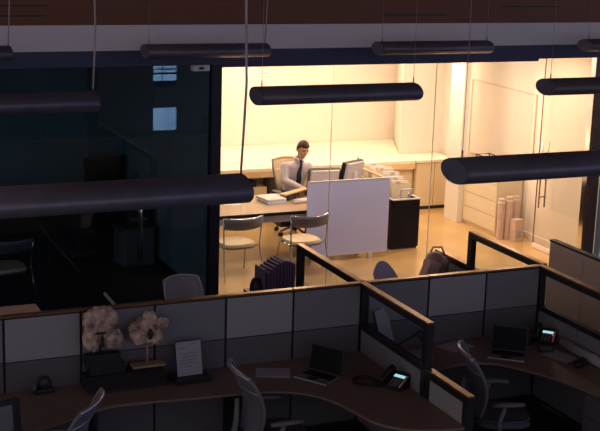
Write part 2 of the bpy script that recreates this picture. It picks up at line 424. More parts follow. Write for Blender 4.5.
# monitors, facing the man
def monitor(loc, rz, w, h, label, z, tilt=.12):
    t = thing('computer_monitor', label, 'monitor', loc, rz, 'monitors behind the lavender panel')
    mx = Matrix.Translation((0, 0, z)) @ Matrix.Rotation(tilt, 4, 'X')
    s = B()
    pts = [(-w / 2, 0), (w / 2, 0), (w / 2 - .03, -.055), (-w / 2 + .03, -.055)]
    prism(s, pts, -h / 2, h / 2)
    for v in s.verts:
        v.co = mx @ v.co
    obj('back_shell', s, 'silver', t)
    obj('bezel', bx(-w / 2 - .004, w / 2 + .004, -.02, .05, -h / 2 - .004, h / 2 + .004, mtx=mx), 'black', t)
    obj('screen', bx(-w / 2 + .015, w / 2 - .015, 0.05, .053, -h / 2 + .015, h / 2 - .015, mtx=mx), 'screen', t)
    st = B(); box(st, -.04, .04, -.075, -.05, .01, z - loc[2] * 0 + .02); box(st, -.11, .11, -.12, .08, 0, .012)
    obj('stand', st, 'silver', t)
monitor((7.63, 16.30, .742), -.10, .46, .30, 'silver monitor nearest the man, its back to the glass', .27, .25)
monitor((8.10, 16.34, .742), .45, .42, .34, 'second silver monitor, angled, right of the first', .33, .2)
t = thing('metal_stand', 'small pointed metal stand rising behind the angled monitor', 'stand', (8.30, 16.55, .742))
obj('base', bx(-.06, .06, -.06, .06, 0, .015), 'silver', t)
s = B(); tube(s, [(-.07, 0, .015), (-.01, 0, .52), (.06, 0, .36)], .012, 8); obj('rod', s, 'silver', t)

# things on the desk
def stack(name, label, loc, rz, w, d, n, th, mats, cat='papers'):
    t = thing(name, label, cat, loc, rz)
    for k in range(n):
        a = random.uniform(-.06, .06); mx = Matrix.Translation((random.uniform(-.01, .01), random.uniform(-.01, .01), 0)) @ Matrix.Rotation(a, 4, 'Z')
        obj('sheet', bx(-w / 2, w / 2, -d / 2, d / 2, k * th, (k + 1) * th - .0005, mtx=mx), mats[k % len(mats)], t)
    return t
stack('paper_stack', 'stack of papers and a book on the desk between the two chairs', (6.80, 16.24, .742), .12, .30, .34, 4, .017, ['bluepaper', 'paper', 'bluepaper', 'paper'])
stack('paper_sheet', 'loose white sheet on the desk above the left chair', (6.20, 16.27, .742), -.1, .26, .21, 1, .004, ['paper'])
t = thing('desk_organizer', 'low wooden desk organiser in front of the seated man', 'organizer', (7.20, 16.36, .742), .55)
obj('shelf_board', bx(-.28, .28, -.05, .06, .085, .105, bev=.004), 'maple', t)
for xx in (-.27, -.02, .25): obj('foot', bx(xx, xx + .02, -.045, .055, 0, .085), 'jamb', t)
obj('pen_box', bx(-.20, -.05, -.045, .05, 0, .07, bev=.008), 'black', t)
obj('side_box', bx(.06, .2, -.04, .05, 0, .08, bev=.008), 'jamb', t)
s = B(); cyl(s, (0, 0, .032), (.24, .06, .032), .032, 16)
o = obj('paper_roll', s, 'paper'); o.location = (7.04, 16.02, .742); tag(o, 'short white paper roll lying on the desk edge beside the panel', 'paper roll')

# visitor chairs
def visitor_chair(name, label, loc, rz, group, pad):
    t = thing(name, label, 'chair', loc, rz, group)
    s = B()                                   # rounded seat pad
    pts = []
    for k in range(28):
        a = 2 * PI * k / 28; ca, sa = math.cos(a), math.sin(a)
        pts.append((.235 * math.copysign(abs(ca) ** .6, ca), .225 * math.copysign(abs(sa) ** .6, sa)))
    prism(s, pts, .435, .475, .012); obj('seat', s, pad, t)
    s = B(); prism(s, [(x * 1.03, y * 1.03) for x, y in pts], .415, .4355); obj('seat_pan', s, 'bandfab', t)
    g = []
    for i in range(5):
        row = []
        for k in range(13):
            u = -1 + 2 * k / 12; z = .685 + .0362 * i
            row.append(Vector((.285 * u, -.285 + .10 * u * u - .01 * i, z + .012 * u * u)))
        g.append(row)
    s = B(); sheet(s, g, .018); obj('backrest', s, 'bandfab', t)
    e = g[-1]
    s = B(); tube(s, [p + Vector((0, 0, .006)) for p in e], .008, 8); obj('top_rail', s, 'chrome', t)
    for sx in (-1, 1):
        s = B(); tube(s, [(sx * .285, -.215, .845), (sx * .278, -.205, .70), (sx * .262, -.185, .46), (sx * .275, -.215, .30), (sx * .30, -.30, 0)], .0115, 8)
        obj('rear_leg', s, 'chrome', t)
        s = B(); tube(s, [(sx * .255, -.14, .425), (sx * .25, .10, .425), (sx * .245, .17, .40), (sx * .27, .24, 0)], .0115, 8)
        obj('front_leg', s, 'chrome', t)
    return t
vc = visitor_chair('visitor_chair', 'chrome guest chair at the left of the desk, with dark bin before it', (5.89, 15.28, 0), .12, 'guest chairs', 'beigepad')
vc['label'] = 'left of the two chrome guest chairs at the lit desk'
dup(vc, (6.80, 15.17, 0), .10, 'right of the two guest chairs, in front of the lavender panel', 'guest chairs')
dup(vc, (2.80, 14.98, 0), .15, 'guest chair standing in the unlit office at far left', 'guest chairs')

# filing cabinet along the right wall
t = thing('lateral_file', 'pale filing cabinet with four drawers along the right wall', 'cabinet', (0, 0, 0))
obj('body', bx(10.44, 10.88, 16.06, 17.02, .06, 1.02), 'cabwhite', t)
obj('plinth', bx(10.46, 10.86, 16.08, 17.0, 0, .06), 'cabwhite', t)
for k in range(4):
    dd = obj('drawer', bx(10.425, 10.44, 16.065, 17.015, .075 + k * .235, .30 + k * .235, bev=.003), 'cabwhite', t)
t = thing('wire_tray', 'dark metal wire tray on top of the filing cabinet', 'tray', (10.66, 16.68, 1.02))
s = B()
for zz in (.02, .11):
    tube(s, [(-.12, -.22, zz), (.12, -.22, zz), (.12, .22, zz), (-.12, .22, zz), (-.12, -.22, zz)], .009, 8)
for xx in (-.12, .12):
    for yy in (-.22, -.07, .08, .22): cyl(s, (xx, yy, 0), (xx, yy, .115), .008, 8)
obj('frame', s, 'black', t); obj('tray_bottom', bx(-.12, .12, -.22, .22, .012, .02), 'black', t)
tag(obj('binder', bx(10.60, 10.74, 16.50, 16.80, 1.041, 1.10, bev=.004), 'paper'), 'pale stack lying in the dark wire tray on the cabinet', 'papers')
# whiteboard
t = thing('whiteboard', 'wide pale whiteboard on the right wall above the cabinet', 'whiteboard', (0, 0, 0))
obj('board', bx(10.885, 10.895, 15.88, 17.68, 1.03, 2.19), 'boardface', t)
s = B(); box(s, 10.875, 10.898, 15.86, 17.70, 2.19, 2.205); box(s, 10.875, 10.898, 17.68, 17.70, 1.03, 2.19); box(s, 10.875, 10.898, 15.86, 15.88, 1.03, 2.19); box(s, 10.86, 10.898, 15.86, 17.70, 1.015, 1.03)
obj('board_frame', s, 'boardrim', t)
# cartons and tubes in front of the cabinet
def bundle(label, loc, n, h, r, group='cardboard tubes by the filing cabinet'):
    t = thing('cardboard_tube', label, 'tube', loc, random.uniform(-.2, .2), group)
    s = B(); tube(s, [(0, 0, 0), (.006, .004, h * .5), (.0, 0, h)], r, 16, cap=False)
    tube(s, [(0, 0, .002), (0, 0, h)], r * .86, 16, cap=True); obj('roll', s, 'kraftlight', t)
    s = B(); tube(s, [(0, 0, h - .07), (0, 0, h - .05)], r * 1.03, 16); obj('band', s, 'paper', t)
bundle('tall cardboard tube leftmost of the tubes by the filing cabinet', (10.44, 15.93, 0), 3, .63, .056)
bundle('tall cardboard tube second from the left by the filing cabinet', (10.555, 15.90, 0), 3, .66, .058)
bundle('slim cardboard tube standing behind the small carton', (10.70, 15.93, 0), 3, .66, .05)
t = thing('carton', 'small upright cardboard carton in front of the slim tube', 'carton', (10.62, 15.76, 0), .1)
obj('carton_body', bx(-.075, .075, -.06, .06, 0, .34, bev=.004), 'kraftlight', t); obj('label_sticker', bx(-.04, .05, -.063, -.06, .06, .16), 'greypaper', t)

# ------------------------------------------------------------ office chair (swivel) shared builder
def swivel_chair(name, label, loc, rz, group=None, meshmat='meshgrey', rail='rail', seatm='seatfab', arms=True, solid=None, top=1.05, ws=1., dome=0.):
    t = thing(name, label, 'chair', loc, rz, group)
    # star base with five legs and casters
    s = B(); cyl(s, (0, 0, .09), (0, 0, .40), .026, 14); cyl(s, (0, 0, .06), (0, 0, .12), .05, 14); obj('column', s, 'greyplast', t)
    for k in range(5):
        a = 2 * PI * k / 5 + .3; ca, sa = math.cos(a), math.sin(a)
        s = B(); tube(s, [(ca * .03, sa * .03, .105), (ca * .16, sa * .16, .10), (ca * .29, sa * .29, .075)], [.024, .02, .014], 8)
        l = obj('leg', s, 'greyplast', t)
        s = B(); ca2, sa2 = -sa * .016, ca * .016
        for q in (-1, 1): cyl(s, (ca * .29 + q * ca2 * .4, sa * .29 + q * sa2 * .4, .03), (ca * .29 + q * ca2 * 1.6, sa * .29 + q * sa2 * 1.6, .03), .03, 12)
        obj('caster', s, 'black', l)
    # seat
    pts = []
    for k in range(28):
        a = 2 * PI * k / 28; ca, sa = math.cos(a), math.sin(a)
        pts.append((.255 * math.copysign(abs(ca) ** .55, ca), .02 + .245 * math.copysign(abs(sa) ** .55, sa)))
    s = B(); prism(s, pts, .425, .485, .018); obj('seat', s, seatm, t)
    s = B(); box(s, -.11, .11, -.14, .14, .38, .425, .01); box(s, -.045, .045, -.31, -.12, .39, .425, .008); obj('mechanism', s, 'greyplast', t)
    # back: curved mesh in a frame
    g = []; n, kk = 12, 13
    for i in range(n + 1):
        v = i / n; z = .52 + v * (top - .52)
        w = .21 + .075 * math.sin(min(1, v * 1.25) * PI * .5) - (.02 * max(0, v - .8) / .2)
        w *= ws; y0 = -.275 + .045 * math.sin(v * PI) - .10 * v * v
        g.append([Vector((w * (-1 + 2 * k / (kk - 1)), y0 + .07 * (-1 + 2 * k / (kk - 1)) ** 2 - .0, z + (.02 * (1 - (-1 + 2 * k / (kk - 1)) ** 2) if i == n else 0) - dome * v ** 3 * (-1 + 2 * k / (kk - 1)) ** 2)) for k in range(kk)])
    s = B(); sheet(s, g, .02 if solid else .008); obj('backrest', s, solid or meshmat, t)
    for side in (0, -1):
        s = B(); tube(s, [r[side] for r in g], .016, 8); obj('side_frame', s, 'greyplast' if not solid else solid, t)
    s = B(); tube(s, g[-1], .018, 8); obj('top_rail', s, rail, t)
    s = B(); tube(s, g[n - 3], .010, 8); obj('cross_rail', s, rail, t)
    s = B(); tube(s, [(0, -.30, .40), (0, -.36, .46), (0, -.33, .60), (0, -.325, .80)], [.03, .03, .024, .018], 10); obj('spine', s, 'greyplast', t)
    if arms:
        for sx in (-1, 1):
            s = B(); tube(s, [(sx * .20, -.05, .40), (sx * .29, -.05, .42), (sx * .30, -.06, .50), (sx * .295, -.02, .64)], [.02, .022, .02, .022], 10); u = obj('arm_post', s, 'greyplast', t)
            s = B(); tube(s, [(sx * .30, -.13, .655), (sx * .30, -.05, .665), (sx * .295, .06, .665), (sx * .275, .15, .655)], [.028, .036, .036, .028], 12)
            for v in s.verts: v.co.z = .66 + (v.co.z - .66) * .55
            obj('armrest', s, 'greyplast', u)
    return t

def chair_from_rail(p, q, flip=1):
    """chair position and turn from the two ends of its top rail; it faces the right of p->q"""
    p, q = Vector(p), Vector(q); mid = (p + q) / 2; d = (q - p).normalized(); f = Vector((-d.y, d.x))
    if f.x < 0: f = -f
    f *= flip
    return mid + f * .31, math.atan2(-f.x, f.y)
mid, rz = chair_from_rail((2.445, 9.168), (2.155, 8.708), -1)
c1 = swivel_chair('mesh_chair', 'grey mesh swivel chair at the lower left edge of the photo', (mid.x, mid.y, 0), rz, 'grey mesh chairs')
mid, rz = chair_from_rail((3.634, 9.519), (3.602, 8.932))
dup(c1, (mid.x, mid.y, 0), rz, 'grey mesh swivel chair drawn up to the laptop in the left cubicle', 'grey mesh chairs')
mid, rz = chair_from_rail((5.768, 9.325), (5.565, 8.733))
dup(c1, (mid.x, mid.y, 0), rz, 'grey mesh swivel chair with both arms in view in the right cubicle', 'grey mesh chairs')
# chairs peeking over the partition from the row behind
swivel_chair('task_chair', 'light grey chair back peeking over the partition beside the dark post', (4.08, 11.72, 0), PI + .12, 'chairs beyond the partition', solid='lightgrey', rail='lightgrey', arms=False, top=1.01, ws=.72)
swivel_chair('task_chair', 'lilac rounded chair back peeking over the partition below the lavender panel', (6.37, 11.65, 0), PI, 'chairs beyond the partition', solid='lilac', rail='lilac', arms=False, top=.985, ws=.46, dome=.10)
# the man's chair
swivel_chair('swivel_chair', 'beige high-backed office chair under the seated man', (7.57, 17.18, 0), PI + .12, None, meshmat='meshbeige', rail='maple', top=1.09, ws=.88)

# ------------------------------------------------------------ the seated man
def limb(bm, chain):
    """closed overlapping tapered segments along (point, radius) pairs; remeshed later into one surface"""
    for (p, r), (q, t) in zip(chain, chain[1:]):
        tube(bm, [p, q], [r, t], 16); ball(bm, p, r * .998, 3); ball(bm, q, t * .998, 3)
    return bm

def loft(bm, secs, seg=24):
    """closed body of elliptical sections (centre, rx, ry)"""
    rings = []
    for c, rx, ry in secs:
        rings.append([bm.verts.new((c[0] + rx * math.copysign(abs(math.cos(2 * PI * k / seg)) ** .85, math.cos(2 * PI * k / seg)), c[1] + ry * math.copysign(abs(math.sin(2 * PI * k / seg)) ** .85, math.sin(2 * PI * k / seg)), c[2])) for k in range(seg)])
    for x, y in zip(rings, rings[1:]):
        for k in range(seg): bm.faces.new((x[k], x[(k + 1) % seg], y[(k + 1) % seg], y[k]))
    bm.faces.new(rings[0][::-1]); bm.faces.new(rings[-1])
    return bm

def join(dst, src):
    me = bpy.data.meshes.new('j'); src.to_mesh(me); src.free(); dst.from_mesh(me); bpy.data.meshes.remove(me)
    return dst

def remesh(bm, vox, iters=2):
    bmesh.ops.recalc_face_normals(bm, faces=bm.faces)
    me = bpy.data.meshes.new('r'); bm.to_mesh(me); bm.free()
    o = bpy.data.objects.new('r', me); C.objects.link(o)
    m = o.modifiers.new('r', 'REMESH'); m.mode = 'VOXEL'; m.voxel_size = vox; m.use_smooth_shade = True
    s = o.modifiers.new('s', 'SMOOTH'); s.iterations = iters; s.factor = .5
    dg = bpy.context.evaluated_depsgraph_get(); me2 = bpy.data.meshes.new_from_object(o.evaluated_get(dg))
    out = B(); out.from_mesh(me2)
    bpy.data.objects.remove(o); bpy.data.meshes.remove(me); bpy.data.meshes.remove(me2)
    for f in out.faces: f.smooth = True
    return out

person = thing('person', 'seated man with short dark hair in a pale shirt and dark blue tie, looking down', 'person', (7.55, 17.2, 0))
OFF = Vector((7.55, 17.2, 0))
def L(x, y, z): return tuple(Vector((x, y, z)) - OFF)
pel, wst, chs, uch, nb, nk = L(7.56, 17.23, .63), L(7.555, 17.20, .77), L(7.545, 17.14, .94), L(7.55, 17.10, 1.055), L(7.565, 17.075, 1.13), L(7.58, 17.05, 1.20)
shR, shL = L(7.375, 17.12, 1.045), L(7.735, 17.10, 1.04)
elR, elL = L(7.325, 17.02, .855), L(7.83, 16.97, .86)
wrR, wrL = L(7.475, 16.80, .795), L(7.70, 16.76, .795)
hR, hL = L(7.52, 16.735, .79), L(7.675, 16.69, .785)
hipR, hipL = L(7.46, 17.2, .60), L(7.66, 17.2, .60)
knR, knL = L(7.44, 16.84, .575), L(7.68, 16.84, .575)
anR, anL = L(7.44, 16.90, .12), L(7.68, 16.90, .12)
toR, toL = L(7.43, 16.76, .05), L(7.69, 16.76, .05)
HC = L(7.60, 17.0, 1.322)
HM = Matrix.Translation(HC) @ Matrix.Rotation(.12, 4, 'Z') @ Matrix.Rotation(.30, 4, 'X') @ Matrix.Scale(1.08, 4)
def hand(bm, w, h, side):
    """palm, five unequal bent fingers and a thumb leaving the side of the palm; side is +1 or -1"""
    w, h = Vector(w), Vector(h); d = (h - w).normalized(); s_ = d.cross(Vector((0, 0, 1))).normalized(); dn = Vector((0, 0, -1))
    for k in range(5):
        o = s_ * (-.030 + .015 * k); limb(bm, [(w + o * .6, .019), (h + o, .0155)])
    for k, ln in enumerate((.058, .072, .078, .068)):
        o = s_ * side * (.032 - .0212 * k)
        b = h + o; m1 = b + d * ln * .5 + Vector((0, 0, .008)); m2 = b + d * ln * .85 + dn * .010; e = b + d * ln * 1.02 + dn * .030
        limb(bm, [(b, .0105), (m1, .0098), (m2, .009), (e, .008)])
    tb = w + (h - w) * .5 - s_ * side * .030
    limb(bm, [(tb, .013), (tb + d * .035 - s_ * side * .022 + dn * .008, .011), (tb + d * .065 - s_ * side * .018 + dn * .018, .009)])
def arm_chain(sh, el, wr, g):
    sh, el, wr = Vector(sh), Vector(el), Vector(wr)
    return [(sh, .060 + g), ((sh + el) / 2, .052 + g), (el, .043 + g), ((el + wr) / 2, .042 + g), (wr, .028 + g)]
def torso(bm, g):
    z = Vector((0, 0, 1))
    secs = [(Vector(pel) - z * .10, .13 + g, .10 + g), (Vector(pel) - z * .05, .165 + g, .125 + g), (pel, .168 + g, .128 + g), (wst, .15 + g, .115 + g), (chs, .168 + g, .122 + g),
            (tuple((Vector(chs) + Vector(uch)) / 2), .175 + g, .120 + g), (uch, .165 + g, .105 + g), (tuple(Vector(uch) + z * .035), .15 + g, .09 + g), (tuple(Vector(uch) + z * .058), .105 + g, .075 + g), (nb, .068 + g, .062 + g), (tuple(Vector(nb) + z * .015), .058 + g, .055 + g)]
    return loft(bm, secs)
def legs(bm, g, foot=True):
    for hp, kn, an, to in ((hipR, knR, anR, toR), (hipL, knL, anL, toL)):
        hp, kn, an, to = map(Vector, (hp, kn, an, to))
        limb(bm, [(hp, .088 + g), (kn, .06 + g), ((kn * .6 + an * .4) + Vector((0, .02, 0)), .056 + g), (an, .038 + g)])
        if foot: limb(bm, [(an, .038), (to, .032)])
bm = B()
torso(bm, 0); legs(bm, 0)
limb(bm, [(nb, .058), (nk, .052), (tuple(Vector(HC) + Vector((0, .02, -.03))), .055)])
for sh, el, wr in ((shR, elR, wrR), (shL, elL, wrL)): limb(bm, arm_chain(sh, el, wr, 0))
hand(bm, wrR, hR, 1); hand(bm, wrL, hL, -1)
hd = B()
vs = ball(hd, (0, 0, 0), (.074, .094, .112), 4)
for v in vs:                                        # narrow the jaw, flatten the face a little
    z = v.co.z
    if z < 0: v.co.x *= 1 - .32 * (z / .112) ** 2; v.co.y = v.co.y - (.012 if v.co.y < 0 else -.012) * (z / .112) ** 2
    if v.co.y < -.055: v.co.y = -.055 + (v.co.y + .055) * .75
ball(hd, (0, -.028, -.088), (.036, .05, .028), 3)                 # chin
tube(hd, [(0, -.080, .012), (0, -.100, -.022), (0, -.092, -.034)], [.009, .016, .012], 10)   # nose
for sx in (-1, 1):
    ball(hd, (sx * .076, .006, -.008), (.010, .020, .030), 3)     # ears
    ball(hd, (sx * .034, -.066, -.020), (.022, .018, .016), 3)    # cheeks
ball(hd, (0, -.076, .030), (.050, .016, .012), 3)                 # brow ridge
for v in hd.verts: v.co = HM @ v.co
join(bm, hd)
bm = remesh(bm, .0055, 2)
obj('body', bm, 'skin', person)
def on_head(name, bm, m):
    for v in bm.verts: v.co = HM @ v.co
    return obj(name, bm, m, person)
hb = B()
for v in ball(hb, (0, 0, 0), (1, 1, 1), 4):
    d = v.co.normalized(); n_ = noise.noise(d * 6) * .05 + noise.noise(Vector((d.x * 20, d.y * 3, d.z * 4))) * .03
    inside = (d.y < -.30 and d.z < .46) or (d.z < -.30 - .25 * d.y) or (abs(d.x) > .75 and d.y < -.10 and d.z < .15)
    k = .82 if inside else 1.11 + n_ + .06 * max(0, d.z) * max(0, -d.y + .3)
    v.co = Vector((d.x * .077 * k, d.y * .097 * k, d.z * .115 * k + .006))
on_head('hair', hb, 'hair')
for sx in (-1, 1):
    s = B(); ball(s, (sx * .030, -.0785, .008), (.013, .006, .0065), 2); on_head('eye', s, 'hair')
    s = B(); tube(s, [(sx * .014, -.090, .026), (sx * .030, -.0905, .031), (sx * .048, -.080, .026)], [.004, .005, .003], 8); on_head('eyebrow', s, 'hair')
s = B(); tube(s, [(-.022, -.082, -.058), (0, -.089, -.056), (.022, -.082, -.058)], [.003, .005, .003], 8); on_head('mouth', s, 'pinkbox')
tr = B(); legs(tr, .013, False)
loft(tr, [(tuple(Vector(pel) - Vector((0, 0, .12))), .12, .10), (tuple(Vector(pel) - Vector((0, 0, .06))), .178, .138), (pel, .181, .141), (tuple(Vector(pel) + Vector((0, 0, .07))), .176, .136)])
obj('trousers', remesh(tr, .010, 4), 'trousers', person)
sb = B(); torso(sb, .014)
for sh, el, wr in ((shR, elR, wrR), (shL, elL, wrL)): limb(sb, arm_chain(sh, el, wr, .014))
obj('shirt', remesh(sb, .008, 14), 'shirt', person)
for an, to in ((anR, toR), (anL, toL)):
    a_, t_ = Vector(an), Vector(to)
    s = limb(B(), [(tuple(a_ + Vector((0, .05, -.065))), .045), (tuple((a_ + t_) / 2 + Vector((0, 0, -.03))), .046), (tuple(t_ + Vector((0, -.05, -.004))), .038)])
    s = remesh(s, .008, 3)
    for v in s.verts: v.co.z = max(.002, v.co.z)
    obj('shoe', s, 'black', person)
# collar and tie
s = B(); nbv = Vector(nb)
ring = [(nbv.x + .072 * math.cos(2 * PI * k / 24), nbv.y - .008 + .068 * math.sin(2 * PI * k / 24), nbv.z + .050 + .012 * math.sin(2 * PI * k / 24)) for k in range(25)]
tube(s, ring, .014, 8, cap=False)
for sx in (-1, 1): tube(s, [(nbv.x + sx * .030, nbv.y - .078, nbv.z + .035), (nbv.x + sx * .050, nbv.y - .088, nbv.z - .002)], [.014, .006], 8)
obj('collar', s, 'shirt', person)
fwd = lambda p, o: Vector((p[0], p[1] - o, p[2]))
a0 = Vector((nbv.x + .002, nbv.y - .098, nbv.z + .018)); g = []
path = [a0, Vector((nbv.x - .003, nbv.y - .118, nbv.z - .045)), Vector((uch[0] - .002, uch[1] - .132, uch[2] - .04)), Vector((chs[0], chs[1] - .148, chs[2] + .02)), Vector((chs[0] + .003, chs[1] - .150, chs[2] - .08)), Vector((wst[0] + .004, wst[1] - .140, wst[2] - .01))]
for p, wd in zip(path, (.020, .022, .028, .034, .038, .036)):
    g.append([p + Vector((-wd, .004, 0)), p + Vector((0, -.006, 0)), p + Vector((wd, .004, 0))])
s = B(); sheet(s, g, .010); ball(s, tuple(a0 + Vector((0, -.004, .006))), (.020, .014, .018), 2); obj('tie', s, 'tie', person)


# ------------------------------------------------------------ hanging lamps
def lamp(x0, x1, y, label, thick_end=None):
    x0 += .045; x1 -= .045; z = 3.2; r = .078; L = x1 - x0
    t = thing('pendant_lamp', label, 'lamp', (x0, y, z), 0, 'long tubular pendant lamps')
    def oval(a, b, k):                             # wide oval section
        bm = tube(B(), [(a, 0, 0), (b, 0, 0)], 1, 40)
        for v in bm.verts: v.co.y *= .165 * k; v.co.z *= .078 * k
        return bm
    obj('tube_body', oval(.006, L - .006, 1), 'lampbody', t)
    obj('end_cap', oval(-.002, .006, .985), 'lampcap', t); obj('end_cap', oval(L - .006, L + .002, .985), 'lampcap', t)
    for k, xx in enumerate((.05, L - .015)):
        s = B(); cyl(s, (xx, 0, r - .004), (xx, 0, r + .05), .006, 8); ft = obj('cable_fitting', s, 'steel', t)
        thick = thick_end == k
        s = B()
        if thick:
            pts = [(xx, 0, r + .03), (xx + .010, 0, r + .22), (xx + .022, 0, r + .5), (xx + .010, 0, r + 1.0), (xx + .012, 0, 4.8)]
            tube(s, pts, .0075, 8)
        else:
            tube(s, [(xx, 0, r + .05), (xx, 0, 4.8)], .002, 6)
        obj('power_cable' if thick else 'suspension_wire', s, 'cable', t)
    return t
# heights and plan positions read from the photo: rows at y = 13.4, 9.95 and 6.55
lamp(1.09, 2.665, 13.45, 'pendant lamp cut by the left edge, against the pale band', 1)
lamp(4.03, 5.55, 13.43, 'pendant lamp in front of the pale band at upper left, whole tube in view', 1)
lamp(6.885, 8.48, 13.43, 'pendant lamp in front of the pale band right of centre', None)
lamp(9.84, 11.4, 13.43, 'pendant lamp end in front of the header at the far right', None)
lamp(1.09, 2.645, 9.92, 'pendant lamp at left in front of the unlit office, higher of two', 1)
lamp(3.955, 5.565, 9.95, 'navy pendant lamp hanging in front of the bright wall above the man', None)
lamp(6.89, 8.4, 9.98, 'pendant lamp in front of the open glass door, higher one', None)
lamp(.95, 2.60, 6.52, 'large near pendant lamp crossing the left of the photo', 1)
lamp(3.94, 5.5, 6.63, 'large near pendant lamp at right, in front of the filing cabinet', None)

# ------------------------------------------------------------ cubicle partitions
def panel(x0, x1, ta, tb, label, tc='tileC'):
    t = thing('partition_panel', label, 'partition', (x0, PY, 0), 0, 'panels of the long cubicle partition')
    w = x1 - x0
    fr = B(); box(fr, 0, .012, -.028, .028, 0, 1.385); box(fr, w - .012, w, -.028, .028, 0, 1.385); box(fr, .012, w - .012, -.018, .018, 0, 1.385)
    obj('frame', fr, 'frame', t)
    for nm, a, b, m in (('upper_tile', 1.004, 1.375, ta), ('lower_tile', .70, .996, tb), ('base_tile', .06, .692, tc)):
        for sy, nn in ((-1, nm),):
            obj(nn, bx(.009, w - .009, -.031, -.017, a, b, bev=.003), m, t)
    obj('rear_tile', bx(.009, w - .009, .017, .031, .06, 1.375, bev=.003), 'tileB', t)
    obj('cap', bx(0, w, -.033, .033, 1.385, 1.405, bev=.004), 'cap', t)
    return t
PL = [(1.22, 1.868, 'tileB', 'tileC', 'partition panel at the very left edge of the frame'),
      (1.872, 2.518, 'tileA', 'tileC', 'pale partition panel behind the tape dispenser, left cubicle'),
      (2.522, 3.168, 'tileB', 'tileC', 'partition panel behind the two crumpled sculptures'),
      (3.172, 3.826, 'tileB', 'tileC', 'partition panel behind the framed sheet of paper'),
      (3.830, 4.478, 'tileA', 'tileC', 'pale partition panel left of the laptop, left cubicle'),
      (4.482, 5.16, 'tileB', 'tileC', 'partition panel right of the laptop, at the left cubicle corner'),
      (5.24, 5.880, 'tileB', 'tileC', 'partition panel at the left corner of the right cubicle'),
      (5.884, 6.516, 'tileA', 'tileC', 'pale partition panel left of the laptop in the right cubicle'),
      (6.520, 7.13, 'tileB', 'tileC', 'partition panel behind the laptop in the right cubicle')]
for a in PL: panel(*a)

def cross(x, y0, y1, label, top=1.4, window=True, posts=(True, True), tile='tileB', capm='cap'):
    """partition running away from the camera at x, with an upper window"""
    t = thing('partition_panel', label, 'partition', (x, y0, 0), 0, 'cross partitions between cubicles')
    L = y1 - y0; zt = top - .02
    fr = B()
    box(fr, -.032, .032, 0, .075, 0, zt); box(fr, -.032, .032, L - .075, L, 0, zt)
    box(fr, -.03, .03, .075, L - .075, zt - .055, zt)
    zl = 1.0 if window else zt - .055
    if window: box(fr, -.03, .03, .075, L - .075, .955, 1.005)
    box(fr, -.018, .018, .075, L - .075, .02, .955 if window else zl)
    obj('frame', fr, 'frame', t)
    z1 = .95 if window else zt - .06
    n = max(1, round((L - .15) / .66)); w = (L - .15) / n
    for k in range(n):
        for sx in (-1, 1):
            obj('tile', bx(min(sx * .017, sx * .03), max(sx * .017, sx * .03), .079 + k * w, .071 + (k + 1) * w, .06, z1, bev=.003), tile, t)
    if window:
        obj('window_pane', bx(-.004, .004, .075, L - .075, 1.005, zt - .055), 'glass', t)
    obj('cap', bx(-.034, .034, 0, L, zt, top, bev=.004), capm, t)
    return t
X1, X2 = 5.20, 7.17
cross(X1, 8.88, PY + .035, 'windowed cross partition between the two cubicles')
cross(X1, 8.18, 8.875, 'low end panel of the cross partition beside the desk phone', top=1.0, window=False, tile='tileA')
cross(X1, PY + .04, 11.64, 'black-framed windowed partition beyond the long partition, below the right guest chair')
cross(X2, 8.1, PY + .035, 'windowed cross partition at the right of the right cubicle')
cross(X2 + .06, PY + .04, 11.60, 'black-framed windowed partition beyond the long partition, left of the glass door')
cross(X2 + .10, 11.605, 12.36, 'low panel beyond the partition beside the brown bag', top=1.0, window=False)
# taller run of brown lit tiles behind
t = thing('partition_panel', 'brown tiled partition at the far right beyond the window of the right cubicle', 'partition', (7.90, 8.0, 0), 0, 'cross partitions between cubicles')
fr = B(); box(fr, -.03, .03, 0, 3.02, 0, 1.38); obj('frame', fr, 'frame', t)
for k in range(5):
    y1 = 3.0 - k * .60
    obj('upper_tile', bx(-.042, -.028, max(.0, y1 - .592), y1, 1.0, 1.375, bev=.003), 'tilebrown', t)
    obj('lower_tile', bx(-.042, -.028, max(.0, y1 - .592), y1, .06, .993, bev=.003), 'tilebrown', t)
obj('cap', bx(-.044, .034, 0, 3.02, 1.38, 1.4, bev=.004), 'frame', t)

# ------------------------------------------------------------ desks
def smooth_poly(pts, it=3):
    for _ in range(it):
        q = [pts[0]]
        for a, b in zip(pts, pts[1:]):
            q += [(a[0] * .75 + b[0] * .25, a[1] * .75 + b[1] * .25), (a[0] * .25 + b[0] * .75, a[1] * .25 + b[1] * .75)]
        q.append(pts[-1]); pts = q
    return pts
yb = PY - .034
edge = smooth_poly([(1.30, 8.2), (1.34, 8.95), (1.62, 9.16), (1.98, 9.27), (2.26, 9.42), (2.53, 9.55), (2.75, 9.58), (3.375, 9.51), (3.73, 9.49), (4.05, 9.44), (4.28, 9.30), (4.42, 9.06), (4.48, 8.75), (4.53, 8.50), (4.72, 8.29), (4.98, 8.21), (5.15, 8.19)], 2)
t = thing('corner_desk', 'tan curved desk in the left cubicle, carrying the laptop and sculptures', 'desk', (0, 0, 0), 0, 'curved cubicle desks')
s = B(); prism(s, edge + [(X1 - .036, 8.19), (X1 - .036, yb), (.72, yb), (.72, 8.2)], .712, .74); obj('worktop', s, 'laminate', t)
s = B(); tube(s, [(x, y, .726) for x, y in edge], .0145, 8); obj('edge_band', s, 'laminate', t)
sp = B(); box(sp, 2.515, 2.54, 9.66, yb, 0, .712); obj('support', sp, 'frame', t)
sp = B(); box(sp, 3.82, 3.845, 9.66, yb, 0, .712); obj('support', sp, 'frame', t)
sp = B(); box(sp, 4.7, X1 - .036, 8.3, 8.33, 0, .712); obj('support', sp, 'frame', t)
